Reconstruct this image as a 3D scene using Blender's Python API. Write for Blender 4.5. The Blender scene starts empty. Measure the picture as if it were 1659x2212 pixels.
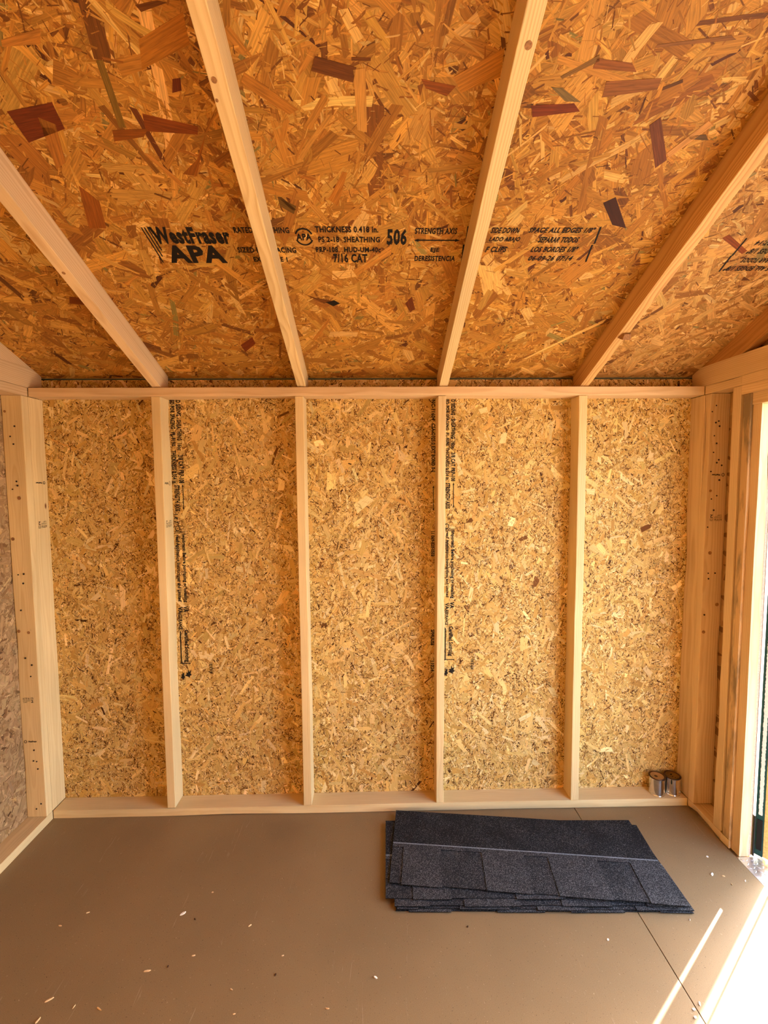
import bpy, bmesh, math, random
import numpy as np
from mathutils import Matrix, Vector

# ------------------------------------------------------------------ units: inches -> metres
IN = 0.0254
scene = bpy.context.scene
col = scene.collection

# ------------------------------------------------------------------ camera
CAM = (59.244, -79.891, 61.315)
RT = Vector((0.99978711, -0.01968833, -0.00617312))
UP = Vector((0.00753361, 0.06979302, 0.99753305))
FW = Vector((0.01920892, 0.99736719, -0.06992649))
cd = bpy.data.cameras.new('camera')
cam = bpy.data.objects.new('camera', cd)
col.objects.link(cam)
cd.sensor_fit = 'HORIZONTAL'
cd.sensor_width = 36.0
cd.lens = 979.204 * 36.0 / 1659.0
cd.clip_start = 0.02
cd.clip_end = 300
M = Matrix.Identity(4)
for i in range(3):
    M[i][0] = RT[i]; M[i][1] = UP[i]; M[i][2] = -FW[i]; M[i][3] = CAM[i] * IN
cam.matrix_world = M
scene.camera = cam

# ------------------------------------------------------------------ sky, sun, exposure
SUN_EL = math.radians(25.0)
SUN_H = Vector((0.801, 0.598, 0.0)).normalized()      # horizontal direction towards the sun
world = bpy.data.worlds.new('sky')
scene.world = world
world.use_nodes = True
nt = world.node_tree
nt.nodes.clear()
sky = nt.nodes.new('ShaderNodeTexSky')
sky.sky_type = 'NISHITA'
sky.sun_disc = False
sky.sun_elevation = SUN_EL
sky.sun_rotation = math.atan2(SUN_H.x, SUN_H.y)
sky.air_density = 0.75
sky.dust_density = 1.6
sky.ozone_density = 0.3
bg = nt.nodes.new('ShaderNodeBackground')
bg.inputs['Strength'].default_value = 1.0
wo = nt.nodes.new('ShaderNodeOutputWorld')
nt.links.new(sky.outputs[0], bg.inputs[0])
nt.links.new(bg.outputs[0], wo.inputs[0])
sl = bpy.data.lights.new('sun', 'SUN')
sl.energy = 17.0
sl.angle = math.radians(0.53)
sl.color = (1.0, 0.95, 0.86)
so = bpy.data.objects.new('sun', sl)
col.objects.link(so)
sd = (SUN_H * math.cos(SUN_EL) + Vector((0, 0, math.sin(SUN_EL)))).normalized()
so.rotation_euler = (-sd).to_track_quat('-Z', 'Y').to_euler()
so.location = (6, 3, 6)
vs = scene.view_settings
vs.view_transform = 'Standard'
vs.look = 'None'
vs.gamma = 1.0
vs.use_curve_mapping = False
vs.exposure = 1.35

rng = np.random.default_rng(11)
random.seed(5)

# ------------------------------------------------------------------ fixed sizes of the shed (inches)
XR = 117.39            # inner face of right wall studs (left wall: 0)
ZT = 75.95             # underside of the top plates
ZP = ZT + 1.5          # top of the top plates
YF = -113.0            # inner face of the front wall
YRIDGE = -56.5
MS = 0.4095            # roof slope
KS = math.sqrt(1 + MS * MS)
ZR0 = 81.515           # underside of roof sheathing at Y = 0
def zroof(y): return ZR0 - MS * y if y > YRIDGE else ZR0 - MS * (2 * YRIDGE - y)

# ------------------------------------------------------------------ materials
def srgb(r, g, b):
    f = lambda c: ((c / 255.0 + 0.055) / 1.055) ** 2.4 if c > 10 else c / 255.0 / 12.92
    return (f(r), f(g), f(b))
MATS = {}
class NT:
    def __init__(s, name):
        s.m = bpy.data.materials.new(name); s.m.use_nodes = True
        s.t = s.m.node_tree; s.t.nodes.clear()
        s.out = s.n('ShaderNodeOutputMaterial'); s.b = s.n('ShaderNodeBsdfPrincipled')
        s.l(s.b.outputs[0], s.out.inputs[0]); MATS[name] = s.m
    def n(s, k, **kw):
        x = s.t.nodes.new(k)
        for a, v in kw.items(): setattr(x, a, v)
        return x
    def l(s, a, b): s.t.links.new(a, b)
    def put(s, sock, v):
        if hasattr(v, 'is_output'): s.l(v, sock)
        elif isinstance(v, (tuple, list)) and len(v) == 3 and sock.type == 'RGBA': sock.default_value = (*v, 1)
        else: sock.default_value = v
    def math(s, op, a, b=None, clamp=False):
        x = s.n('ShaderNodeMath', operation=op, use_clamp=clamp); s.put(x.inputs[0], a)
        if b is not None: s.put(x.inputs[1], b)
        return x.outputs[0]
    def mix(s, f, a, b, mode='MIX'):
        x = s.n('ShaderNodeMix', data_type='RGBA', blend_type=mode)
        s.put(x.inputs[0], f); s.put(x.inputs[6], a); s.put(x.inputs[7], b); return x.outputs[2]
    def mapping(s, v, scale=(1, 1, 1), loc=None):
        x = s.n('ShaderNodeMapping'); s.l(v, x.inputs['Vector']); x.inputs['Scale'].default_value = scale
        if loc is not None: s.put(x.inputs['Location'], loc)
        return x.outputs[0]
    def noise(s, v, scale, detail=2.0, rough=0.5, dist=0.0):
        x = s.n('ShaderNodeTexNoise'); s.l(v, x.inputs['Vector'])
        x.inputs['Scale'].default_value = scale; x.inputs['Detail'].default_value = detail
        x.inputs['Roughness'].default_value = rough; x.inputs['Distortion'].default_value = dist
        return x.outputs[0]
    def ramp(s, f, stops):
        x = s.n('ShaderNodeMapRange'); s.l(f, x.inputs[0])
        x.inputs[1].default_value, x.inputs[2].default_value, x.inputs[3].default_value, x.inputs[4].default_value = stops
        return x.outputs[0]
    def bump(s, h, strength=0.2, dist=0.001):
        x = s.n('ShaderNodeBump'); x.inputs['Strength'].default_value = strength; x.inputs['Distance'].default_value = dist
        s.l(h, x.inputs['Height']); s.l(x.outputs[0], s.b.inputs['Normal'])
    def set(s, color=None, rough=None, spec=None, metal=None):
        if color is not None: s.put(s.b.inputs['Base Color'], color)
        if rough is not None: s.put(s.b.inputs['Roughness'], rough)
        if spec is not None: s.b.inputs['Specular IOR Level'].default_value = spec
        if metal is not None: s.b.inputs['Metallic'].default_value = metal
        return s.m
def objco(t):
    return t.n('ShaderNodeTexCoord').outputs['Object']

def mat_strand(name, rough=0.62, spec=0.3, lo=0.6, hi=1.16):
    t = NT(name)
    a = t.n('ShaderNodeAttribute'); a.attribute_name = 'tint'
    uv = t.n('ShaderNodeUVMap'); uv.uv_map = 'strand'
    v1 = t.mapping(uv.outputs[0], (0.35, 7.0, 1))
    g = t.noise(v1, 1.0, 3.0, 0.6, 0.3)
    gg = t.ramp(g, (0.36, 0.66, lo, hi))
    v2 = t.mapping(uv.outputs[0], (0.5, 26.0, 1))
    g2 = t.ramp(t.noise(v2, 1.0, 2.0, 0.6), (0.3, 0.7, 0.88, 1.08))
    f = t.math('MULTIPLY', gg, g2)
    mul = t.n('ShaderNodeVectorMath', operation='SCALE'); t.l(a.outputs['Color'], mul.inputs[0]); t.l(f, mul.inputs['Scale'])
    t.bump(g, 0.25, 0.0006)
    return t.set(mul.outputs[0], rough, spec)
def mat_osb_flat(name, a, b, c):
    t = NT(name); o = objco(t)
    v = t.n('ShaderNodeTexVoronoi'); t.l(t.mapping(o, (18, 55, 18)), v.inputs['Vector']); v.inputs['Scale'].default_value = 1.0
    v2 = t.n('ShaderNodeTexVoronoi'); t.l(t.mapping(o, (60, 22, 45)), v2.inputs['Vector']); v2.inputs['Scale'].default_value = 1.0
    s = t.n('ShaderNodeSeparateColor'); t.l(v.outputs['Color'], s.inputs[0])
    s2 = t.n('ShaderNodeSeparateColor'); t.l(v2.outputs['Color'], s2.inputs[0])
    c1 = t.mix(s.outputs[0], a, b)
    c2 = t.mix(t.math('GREATER_THAN', s2.outputs[1], 0.8), c1, c)
    return t.set(c2, 0.7, 0.25)
def mat_lumber(name, light, dark, knot=0.05, stain=0.0, stain_col=(0.2, 0.18, 0.15), contrast=0.75, ring=0.0058):
    t = NT(name); o = objco(t)
    inf = t.n('ShaderNodeObjectInfo')
    wn = t.n('ShaderNodeTexWhiteNoise', noise_dimensions='1D'); t.l(inf.outputs['Random'], wn.inputs['W'])
    sep = t.n('ShaderNodeSeparateColor'); t.l(wn.outputs['Color'], sep.inputs[0])
    s = t.n('ShaderNodeSeparateXYZ'); t.l(o, s.inputs[0])
    off = t.math('MULTIPLY', inf.outputs['Random'], 37.0)
    cmb = t.n('ShaderNodeCombineXYZ')
    t.l(t.math('ADD', s.outputs[0], off), cmb.inputs[0]); t.l(s.outputs[1], cmb.inputs[1]); t.l(s.outputs[2], cmb.inputs[2])
    warp = t.math('SUBTRACT', t.noise(t.mapping(cmb.outputs[0], (2.0, 10, 10)), 1.0, 2.0), 0.5)
    warp2 = t.math('SUBTRACT', t.noise(t.mapping(cmb.outputs[0], (5.0, 5, 5), (3, 7, 1)), 1.0, 1.0), 0.5)
    oy = t.math('MULTIPLY', t.math('SUBTRACT', sep.outputs[0], 0.5), 0.10)
    oz = t.math('MULTIPLY', t.math('SUBTRACT', sep.outputs[1], 0.5), 0.16)
    y = t.math('ADD', t.math('ADD', s.outputs[1], oy), t.math('MULTIPLY', warp, 0.014))
    z = t.math('ADD', t.math('ADD', s.outputs[2], oz), t.math('MULTIPLY', warp2, 0.015))
    r = t.math('SQRT', t.math('ADD', t.math('MULTIPLY', y, y), t.math('MULTIPLY', z, z)))
    rr = t.math('FRACT', t.math('DIVIDE', r, ring))
    line = t.math('MULTIPLY', t.math('POWER', rr, 2.2), t.math('MULTIPLY', t.math('SUBTRACT', 1.0, rr), 5.0, True))
    fine = t.ramp(t.noise(t.mapping(cmb.outputs[0], (8, 260, 260)), 1.0, 2.0), (0.3, 0.75, 0.0, 0.5))
    f = t.math('ADD', t.math('MULTIPLY', line, contrast), t.math('MULTIPLY', fine, 0.45), True)
    c = t.mix(f, light, dark)
    tone = t.ramp(t.noise(t.mapping(cmb.outputs[0], (1.6, 9, 9)), 1.0, 2.0), (0.3, 0.7, 0.88, 1.08))
    sc = t.n('ShaderNodeVectorMath', operation='SCALE'); t.l(c, sc.inputs[0]); t.l(tone, sc.inputs['Scale'])
    c = sc.outputs[0]
    if stain > 0:
        sn = t.ramp(t.noise(t.mapping(cmb.outputs[0], (5, 28, 28)), 1.0, 4.0, 0.65), (0.45, 0.62, 0.0, stain))
        c = t.mix(sn, c, stain_col)
    vor = t.n('ShaderNodeTexVoronoi'); t.l(t.mapping(cmb.outputs[0], (2.6, 6.0, 6.0)), vor.inputs['Vector']); vor.inputs['Scale'].default_value = 1.0
    kd = t.ramp(vor.outputs['Distance'], (knot * 0.55, knot * 1.25, 1.0, 0.0))
    c = t.mix(kd, c, srgb(120, 72, 36))
    t.bump(f, 0.12, 0.0004)
    return t.set(c, 0.6, 0.3)
def mat_plain(name, color, rough=0.5, spec=0.3, metal=0.0, vary=0.12, scale=30.0):
    t = NT(name); o = objco(t)
    n = t.ramp(t.noise(o, scale, 4.0, 0.6), (0.3, 0.7, 1 - vary, 1 + vary))
    sc = t.n('ShaderNodeVectorMath', operation='SCALE'); sc.inputs[0].default_value = color; t.l(n, sc.inputs['Scale'])
    return t.set(sc.outputs[0], rough, spec, metal)

mat_strand('ceiling_strand', 0.62, 0.3, 0.66, 1.13)
mat_strand('wall_strand', 0.7, 0.2, 0.84, 1.06)
mat_osb_flat('osb_roof', srgb(182, 126, 56), srgb(158, 102, 42), srgb(120, 72, 28))
mat_osb_flat('osb_wall', srgb(204, 164, 104), srgb(180, 136, 78), srgb(140, 98, 54))
mat_lumber('pine_pale', srgb(234, 208, 154), srgb(206, 166, 106), 0.035, contrast=0.5)
mat_lumber('pine_rafter', srgb(234, 208, 154), srgb(194, 150, 92), 0.04, contrast=0.75)
mat_lumber('fir_orange', srgb(200, 146, 82), srgb(146, 94, 42), 0.04, contrast=0.7)
mat_lumber('fir_streaked', srgb(222, 176, 112), srgb(168, 114, 56), 0.04, contrast=0.95, ring=0.0062)
mat_lumber('pine_warm', srgb(232, 202, 156), srgb(200, 156, 106), 0.035, contrast=0.7, ring=0.0075)
mat_lumber('pine_stained', srgb(222, 186, 136), srgb(182, 138, 90), 0.04, 0.75, srgb(112, 98, 76))
mat_plain('black_ink', srgb(26, 22, 20), 0.6, 0.2)
mat_plain('pencil', srgb(88, 66, 44), 0.7, 0.2)
mat_plain('nail_dark', srgb(44, 30, 22), 0.6, 0.3)
mat_plain('knot_brown', srgb(158, 112, 70), 0.6, 0.3, vary=0.4, scale=220)
mat_plain('drip_edge_green', srgb(84, 98, 84), 0.45, 0.4, 0.3)
mat_plain('dark_cover', srgb(60, 48, 38), 0.7)
mat_plain('primed_edge', srgb(196, 166, 148), 0.8, 0.2, vary=0.2, scale=200)
mat_plain('siding_edge', srgb(122, 92, 66), 0.8, 0.2, vary=0.4, scale=260)
mat_plain('green_paint', srgb(24, 70, 70), 0.4, 0.4, vary=0.25, scale=120)
mat_plain('white_bead', srgb(232, 236, 236), 0.6, 0.3, vary=0.1, scale=200)
mat_plain('rubber_black', srgb(20, 20, 22), 0.6, 0.3)
mat_plain('tin', (0.80, 0.78, 0.74), 0.16, 0.5, 1.0, 0.08, 60)
mat_plain('tin_lid', srgb(206, 172, 130), 0.3, 0.5, 0.85, 0.15, 90)
mat_plain('tin_lid_stained', srgb(140, 108, 48), 0.42, 0.5, 0.6, 0.35, 90)
mat_plain('tin_rim', srgb(96, 74, 60), 0.3, 0.5, 0.9)
mat_plain('paint_drip', srgb(16, 34, 26), 0.25, 0.5)
mat_plain('chip', srgb(226, 190, 140), 0.7, 0.2, vary=0.2, scale=300)
mat_plain('chip_white', srgb(240, 232, 214), 0.7, 0.2, vary=0.1, scale=300)
mat_plain('bark', srgb(74, 46, 26), 0.8, 0.2)
mat_plain('ground', srgb(176, 164, 146), 0.9, 0.1, vary=0.2, scale=6)
mat_plain('door_board', srgb(222, 192, 124), 0.7, 0.2, vary=0.3, scale=120)

def make_floor_mat():
    t = NT('floor_board'); o = objco(t)
    tex = t.noise(t.mapping(o, (420, 700, 1)), 1.0, 2.0, 0.6)
    big = t.ramp(t.noise(o, 2.2, 4.0, 0.6), (0.3, 0.7, 0.9, 1.1))
    sp = t.noise(o, 120, 2.0, 0.5)
    c = t.mix(t.ramp(tex, (0.3, 0.7, 0.0, 1.0)), srgb(132, 107, 70), srgb(150, 125, 88))
    c = t.mix(t.ramp(sp, (0.685, 0.74, 0.0, 0.35)), c, srgb(190, 164, 132))
    c = t.mix(t.ramp(t.noise(o, 230, 1.0), (0.70, 0.75, 0.0, 0.7)), c, srgb(70, 48, 32))
    scr = t.noise(t.mapping(o, (60, 5, 1)), 1.0, 3.0, 0.6, 1.5)
    msk = t.ramp(t.noise(o, 3.5, 2.0), (0.5, 0.62, 0.0, 1.0))
    c = t.mix(t.math('MULTIPLY', t.ramp(scr, (0.66, 0.72, 0.0, 0.35)), msk), c, srgb(196, 176, 148))
    sc = t.n('ShaderNodeVectorMath', operation='SCALE'); t.l(c, sc.inputs[0]); t.l(big, sc.inputs['Scale'])
    t.bump(tex, 0.35, 0.0005)
    t.set(sc.outputs[0], 0.5, 0.4)
make_floor_mat()
def make_shingle_mat(name, dark, light, amount):
    t = NT(name); o = objco(t)
    v = t.n('ShaderNodeTexVoronoi'); t.l(o, v.inputs['Vector']); v.inputs['Scale'].default_value = 760
    s = t.n('ShaderNodeSeparateColor'); t.l(v.outputs['Color'], s.inputs[0])
    patch = t.ramp(t.noise(o, 9, 2.0), (0.3, 0.7, -0.06, 0.06))
    f = t.math('GREATER_THAN', t.math('ADD', s.outputs[0], patch), 1 - amount)
    g = t.mix(s.outputs[1], dark, tuple(x * 2.4 for x in dark))
    c = t.mix(f, g, light)
    t.bump(v.outputs['Distance'], 0.5, 0.001)
    t.set(c, 0.85, 0.12)
make_shingle_mat('shingle_dark', (0.0095, 0.0095, 0.010), (0.15, 0.15, 0.148), 0.09)
make_shingle_mat('shingle_tab', (0.0165, 0.0167, 0.0175), (0.2, 0.198, 0.195), 0.18)
make_shingle_mat('shingle_strip', (0.09, 0.11, 0.12), (0.3, 0.33, 0.34), 0.5)
make_shingle_mat('shingle_mid', (0.0125, 0.0128, 0.0135), (0.175, 0.174, 0.172), 0.15)
make_shingle_mat('shingle_edge', (0.004, 0.004, 0.0045), (0.05, 0.05, 0.05), 0.05)
def make_tread_mat():
    t = NT('tread_plate'); o = objco(t)
    n = t.ramp(t.noise(o, 25, 3.0), (0.3, 0.7, 0.3, 0.45))
    t.set((0.82, 0.84, 0.86), n, 0.5, 1.0)
make_tread_mat()

# ------------------------------------------------------------------ object helpers
def tag(o, label=None, cat=None, group=None, kind=None):
    if label: o['label'] = label
    if cat: o['category'] = cat
    if group: o['group'] = group
    if kind: o['kind'] = kind
    return o
def empty(name, loc=(0, 0, 0), rz=0.0):
    o = bpy.data.objects.new(name, None)
    o.empty_display_size = 0.05
    o.location = tuple(c * IN for c in loc); o.rotation_euler = (0, 0, rz)
    col.objects.link(o); return o
def link(name, me, mat, parent=None, mw=None, kind=None):
    o = bpy.data.objects.new(name, me)
    if mat and not me.materials: me.materials.append(MATS[mat])
    col.objects.link(o)
    if parent is not None: o.parent = parent
    if mw is not None: o.matrix_local = mw
    if kind: o['kind'] = kind
    return o
def frame(p0, p1, up=(0, 0, 1)):
    """matrix (metres) whose local X runs from p0 to p1, origin in the middle"""
    a, b = Vector(p0), Vector(p1)
    x = (b - a).normalized(); u = Vector(up)
    y = u.cross(x)
    if y.length < 1e-4: y = Vector((0, 1, 0)).cross(x)
    y.normalize(); z = x.cross(y)
    m = Matrix((x, y, z)).transposed().to_4x4()
    m.translation = (a + b) * 0.5 * IN
    return m
def solid_from(bm, name, mat, parent, mw, bevel=0.0, seg=2, wane=0.0):
    if bevel > 0:
        bmesh.ops.bevel(bm, geom=bm.edges[:], offset=bevel * IN, segments=seg, profile=0.6, affect='EDGES')
    if wane > 0:                     # saw-mill irregularity: gentle bow and worn arrises along local X
        xs = [v.co.x for v in bm.verts]; x0, x1 = min(xs), max(xs)
        hy = max(abs(v.co.y) for v in bm.verts); hz = max(abs(v.co.z) for v in bm.verts)
        nseg = max(4, int((x1 - x0) / IN / 2.0))
        for i in range(1, nseg):
            bmesh.ops.bisect_plane(bm, geom=bm.verts[:] + bm.edges[:] + bm.faces[:], plane_co=(x0 + (x1 - x0) * i / nseg, 0, 0), plane_no=(1, 0, 0))
        L_ = x1 - x0
        ph = [random.uniform(0, 6.28) for _ in range(4)]
        worn = [(random.uniform(x0, x1), random.uniform(3, 9) * IN, random.uniform(0.0, 0.16) * IN, random.choice((-1, 1)), random.choice((-1, 1))) for _ in range(6)]
        for v in bm.verts:
            t_ = (v.co.x - x0) / L_; e_ = math.sin(math.pi * min(1, max(0, t_)))
            y, z = v.co.y, v.co.z
            for wx, wl, wa, sy, sz in worn:
                g_ = math.exp(-((v.co.x - wx) / wl) ** 2) * wa * min(1.0, 8 * e_)
                if y * sy > hy * 0.75 and z * sz > hz * 0.75: v.co.y -= sy * g_; v.co.z -= sz * g_
            v.co.y += e_ * wane * IN * math.sin(5.0 * t_ + ph[0]) + 0.25 * wane * IN * e_ * math.sin(31 * t_ + ph[1])
            v.co.z += e_ * wane * IN * math.sin(4.0 * t_ + ph[2]) + 0.25 * wane * IN * e_ * math.sin(37 * t_ + ph[3])
    bmesh.ops.recalc_face_normals(bm, faces=bm.faces[:])
    me = bpy.data.meshes.new(name); bm.to_mesh(me); bm.free()
    if bevel > 0:
        for p in me.polygons: p.use_smooth = False
    return link(name, me, mat, parent, mw)
def lumber(name, parent, lo, hi, mat='pine_pale', bevel=0.09, top=None):
    """board with corners lo/hi in inches (parent at world origin). top=(dx0,dx1): shift of the upper end for a leaning stud"""
    lo, hi = Vector(lo), Vector(hi)
    d = hi - lo; ax = max(range(3), key=lambda i: d[i]); c = (lo + hi) / 2
    p0, p1 = c.copy(), c.copy(); p0[ax] = lo[ax]; p1[ax] = hi[ax]
    mw = frame(p0, p1, (0, 0, 1) if ax != 2 else (0, 1, 0))
    inv = mw.inverted()
    bm = bmesh.new()
    vs_ = []
    for z in (0, 1):
        for y in (0, 1):
            for x in (0, 1):
                q = Vector((hi.x if x else lo.x, hi.y if y else lo.y, hi.z if z else lo.z))
                if top and z: q.x += top[x]
                vs_.append(bm.verts.new(inv @ (q * IN)))
    for f in ((0, 2, 3, 1), (4, 5, 7, 6), (0, 1, 5, 4), (2, 6, 7, 3), (0, 4, 6, 2), (1, 3, 7, 5)):
        bm.faces.new([vs_[i] for i in f])
    return solid_from(bm, name, mat, parent, mw, bevel, 2, 0.05 if d[ax] > 40 else 0.02)
def prism(name, parent, pts, axis, a0, a1, mat, mw=None, bevel=0.0):
    """2D outline (inches) extruded along axis from a0 to a1. axis 'x': pts=(y,z); 'y': pts=(x,z); 'z': pts=(x,y)"""
    mw = mw or Matrix.Identity(4); inv = mw.inverted()
    bm = bmesh.new()
    def P(u, v, w): return {'x': (w, u, v), 'y': (u, w, v), 'z': (u, v, w)}[axis]
    lo = [bm.verts.new(inv @ (Vector(P(u, v, a0)) * IN)) for u, v in pts]
    hi = [bm.verts.new(inv @ (Vector(P(u, v, a1)) * IN)) for u, v in pts]
    bm.faces.new(lo[::-1]); bm.faces.new(hi)
    n = len(pts)
    for i in range(n): bm.faces.new((lo[i], lo[(i + 1) % n], hi[(i + 1) % n], hi[i]))
    return solid_from(bm, name, mat, parent, mw, bevel)
def box(name, parent, lo, hi, mat, bevel=0.0):
    pts = ((lo[0], lo[1]), (hi[0], lo[1]), (hi[0], hi[1]), (lo[0], hi[1]))
    return prism(name, parent, pts, 'z', lo[2], hi[2], mat, None, bevel)
def cyl(name, parent, c, r, h, mat, axis=(0, 0, 1), n=12, r2=None):
    """cylinder from c along axis, inches"""
    bm = bmesh.new()
    bmesh.ops.create_cone(bm, cap_ends=True, segments=n, radius1=r * IN, radius2=(r if r2 is None else r2) * IN, depth=h * IN)
    q = Vector((0, 0, 1)).rotation_difference(Vector(axis))
    m = q.to_matrix().to_4x4(); m.translation = (Vector(c) + Vector(axis).normalized() * h / 2) * IN
    bmesh.ops.transform(bm, matrix=m, verts=bm.verts)
    return solid_from(bm, name, mat, parent, None)

# ------------------------------------------------------------------ surfaces that carry strands and print: (u, v, h) -> world inches
def S_roof(u, v, h):
    return np.stack([u, 3.5 - v / KS - h * MS / KS, ZR0 - MS * 3.5 + v * MS / KS - h / KS], -1)
def S_back(u, v, h):
    return np.stack([u, 3.5 - h + 0 * u, v], -1)
def S_left(u, v, h):       # u = Y
    return np.stack([-3.5 + h + 0 * u, u, v], -1)
def S_leftstud(u, v, h):   # faces the camera, plane y=-1.5
    return np.stack([u, -1.5 - h + 0 * u, v], -1)
def S_xp(x0):              # face looking to +X, u runs along -Y seen from the room
    return lambda u, v, h: np.stack([x0 + h + 0 * u, u, v], -1)
def S_xm(x0):
    return lambda u, v, h: np.stack([x0 - h + 0 * u, u, v], -1)

def strands(name, parent, surf, U, V, layers, palette, mat, ang=0.0, spread=1.6, flip=False, seed=1):
    """layers: (count, length, width, h0, h1, darkness weight)"""
    r = np.random.default_rng(seed)
    Vs, Cs, UVs = [], [], []
    pal = np.array([srgb(*c) for c, w in palette]); wt = np.array([w for c, w in palette], float)
    drk = pal.sum(1) < np.median(pal.sum(1)) * 0.75
    for cnt, L, W, h0, h1, dk in layers:
        n = int(cnt)
        u = r.uniform(U[0], U[1], n); v = r.uniform(V[0], V[1], n)
        if L < 0.5:                  # fines gather in clumps between the larger strands
            kc = max(1, n // 16); ku = r.uniform(U[0], U[1], kc); kv = r.uniform(V[0], V[1], kc)
            sel = r.random(n) < 0.6; pick = r.integers(0, kc, n)
            u = np.where(sel, ku[pick] + r.normal(0, 0.5, n), u); v = np.where(sel, kv[pick] + r.normal(0, 0.7, n), v)
            u = np.clip(u, *U); v = np.clip(v, *V)
        a = ang + r.normal(0, spread, n)
        l = L * np.exp(r.normal(0, 0.4, n)); w = np.minimum(W * np.exp(r.normal(0, 0.5, n)), l * 0.6)
        t = np.array([-.5, 0, .5, .5, 0, -.5]); b = np.array([-.5, -.5, -.5, .5, .5, .5])
        sk = r.normal(0, 0.5, (n, 2))
        lx = t[None] * l[:, None] + r.normal(0, 0.05, (n, 6)) * l[:, None]
        lx += np.where(t[None] < 0, sk[:, :1], np.where(t[None] > 0, sk[:, 1:], 0)) * b[None] * w[:, None]
        ly = b[None] * w[:, None] * (1 + r.normal(0, 0.13, (n, 6))) + r.normal(0, 0.1, (n, 1)) * w[:, None] * np.cos(t[None] * 3)
        ca, sa = np.cos(a)[:, None], np.sin(a)[:, None]
        gu = np.clip(u[:, None] + lx * ca - ly * sa, *U); gv = np.clip(v[:, None] + lx * sa + ly * ca, *V)
        hh = np.linspace(h0, h1, n)[:, None] + r.normal(0, 0.0035, (n, 6))
        Vs.append(surf(gu, gv, np.maximum(hh, 0.002)).reshape(-1, 3))
        ww = wt.copy(); ww[drk] *= dk; ww /= ww.sum()
        c = pal[r.choice(len(pal), n, p=ww)] * np.exp(r.normal(0, 0.12, (n, 1))) * np.exp(r.normal(0, 0.022, (n, 3)))
        Cs.append(c)
        UVs.append(np.stack([lx + r.uniform(0, 400, (n, 1)), ly + r.uniform(0, 400, (n, 1))], -1).reshape(-1, 2))
    return poly6(name, parent, np.concatenate(Vs), np.concatenate(Cs), np.concatenate(UVs), mat, flip)
def poly6(name, parent, V, C, UV, mat, flip=False, k=6, kind='stuff'):
    n = len(C)
    idx = np.arange(n * k).reshape(n, k)
    if flip: idx = idx[:, ::-1]
    me = bpy.data.meshes.new(name)
    me.vertices.add(n * k); me.vertices.foreach_set('co', (V * IN).astype(np.float32).ravel())
    me.loops.add(n * k); me.loops.foreach_set('vertex_index', idx.astype(np.int32).ravel())
    me.polygons.add(n); me.polygons.foreach_set('loop_start', np.arange(0, n * k, k, dtype=np.int32))
    uvl = me.uv_layers.new(name='strand')
    uvl.data.foreach_set('uv', UV[idx.ravel()].astype(np.float32).ravel())
    at = me.attributes.new('tint', 'FLOAT_COLOR', 'FACE')
    at.data.foreach_set('color', np.concatenate([C, np.ones((n, 1))], 1).astype(np.float32).ravel())
    me.update(calc_edges=True); me.validate()
    return link(name, me, mat, parent, None, kind)
def flake(name, parent, surf, pts, rgb, mat, h=0.058, flip=False):
    p = np.array(pts, float); k = len(p)
    e = p[1] - p[0] if np.hypot(*(p[1] - p[0])) > np.hypot(*(p[2] - p[1])) else p[2] - p[1]
    e = e / np.hypot(*e); q = np.array([-e[1], e[0]])
    # give it a thickness: two extra rings
    c = p.mean(0)
    uv = np.stack([(p - c) @ e + rng.uniform(0, 300), (p - c) @ q + rng.uniform(0, 300)], -1)
    top = surf(p[:, 0], p[:, 1], np.full(k, h)); bot = surf(p[:, 0], p[:, 1], np.full(k, 0.0))
    me = bpy.data.meshes.new(name)
    faces = [list(range(k))] + [[i, i + k, (i + 1) % k + k, (i + 1) % k] for i in range(k)]
    me.from_pydata([tuple(x * IN) for x in np.concatenate([top, bot])], [], faces)
    ul = me.uv_layers.new(name='strand')
    for poly in me.polygons:
        for li in poly.loop_indices: ul.data[li].uv = uv[me.loops[li].vertex_index % k]
    at = me.attributes.new('tint', 'FLOAT_COLOR', 'FACE')
    for d in at.data: d.color = (*srgb(*rgb), 1)
    return link(name, me, mat, parent)

_font_cache = {}
def glyphs(s, bold, italic):
    key = (s, bold, italic)
    if key not in _font_cache:
        cu = bpy.data.curves.new('lettering', 'FONT'); cu.body = s; cu.size = 1.0; cu.resolution_u = 2
        cu.offset = bold; cu.shear = italic; cu.space_character = 1.08
        ob = bpy.data.objects.new('lettering', cu)
        me = bpy.data.meshes.new_from_object(ob)
        v = np.zeros(len(me.vertices) * 3); me.vertices.foreach_get('co', v); v = v.reshape(-1, 3)[:, :2]
        f = [tuple(p.vertices) for p in me.polygons]
        bpy.data.objects.remove(ob); bpy.data.curves.remove(cu); bpy.data.meshes.remove(me)
        v = (v - v.min(0)) / np.maximum(v.max(0) - v.min(0), 1e-6)
        _font_cache[key] = (v, f)
    return _font_cache[key]
def lettering(parent, surf, s, rect, style='m', rot=0, mat='black_ink', h=0.072, name='lettering'):
    """rect = (u0, u1, v0, v1); rot 0 upright, 90 reading downwards, 180 upside down"""
    v, f = glyphs(s, {'b': 0.045, 'm': 0.036, 'i': 0.036, 't': 0.012}[style], 0.28 if style == 'i' else 0.0)
    x, y = v[:, 0], v[:, 1]
    if rot == 180: x, y = 1 - x, 1 - y
    if rot == 90: x, y = y, 1 - x
    if rot == -90: x, y = 1 - y, x
    u = rect[0] + x * (rect[1] - rect[0]); w = rect[2] + y * (rect[3] - rect[2])
    co = surf(u, w, np.full(len(u), h)) * IN
    me = bpy.data.meshes.new(name); me.from_pydata([tuple(c) for c in co], [], f); me.update()
    return link(name, me, mat, parent)
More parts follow.
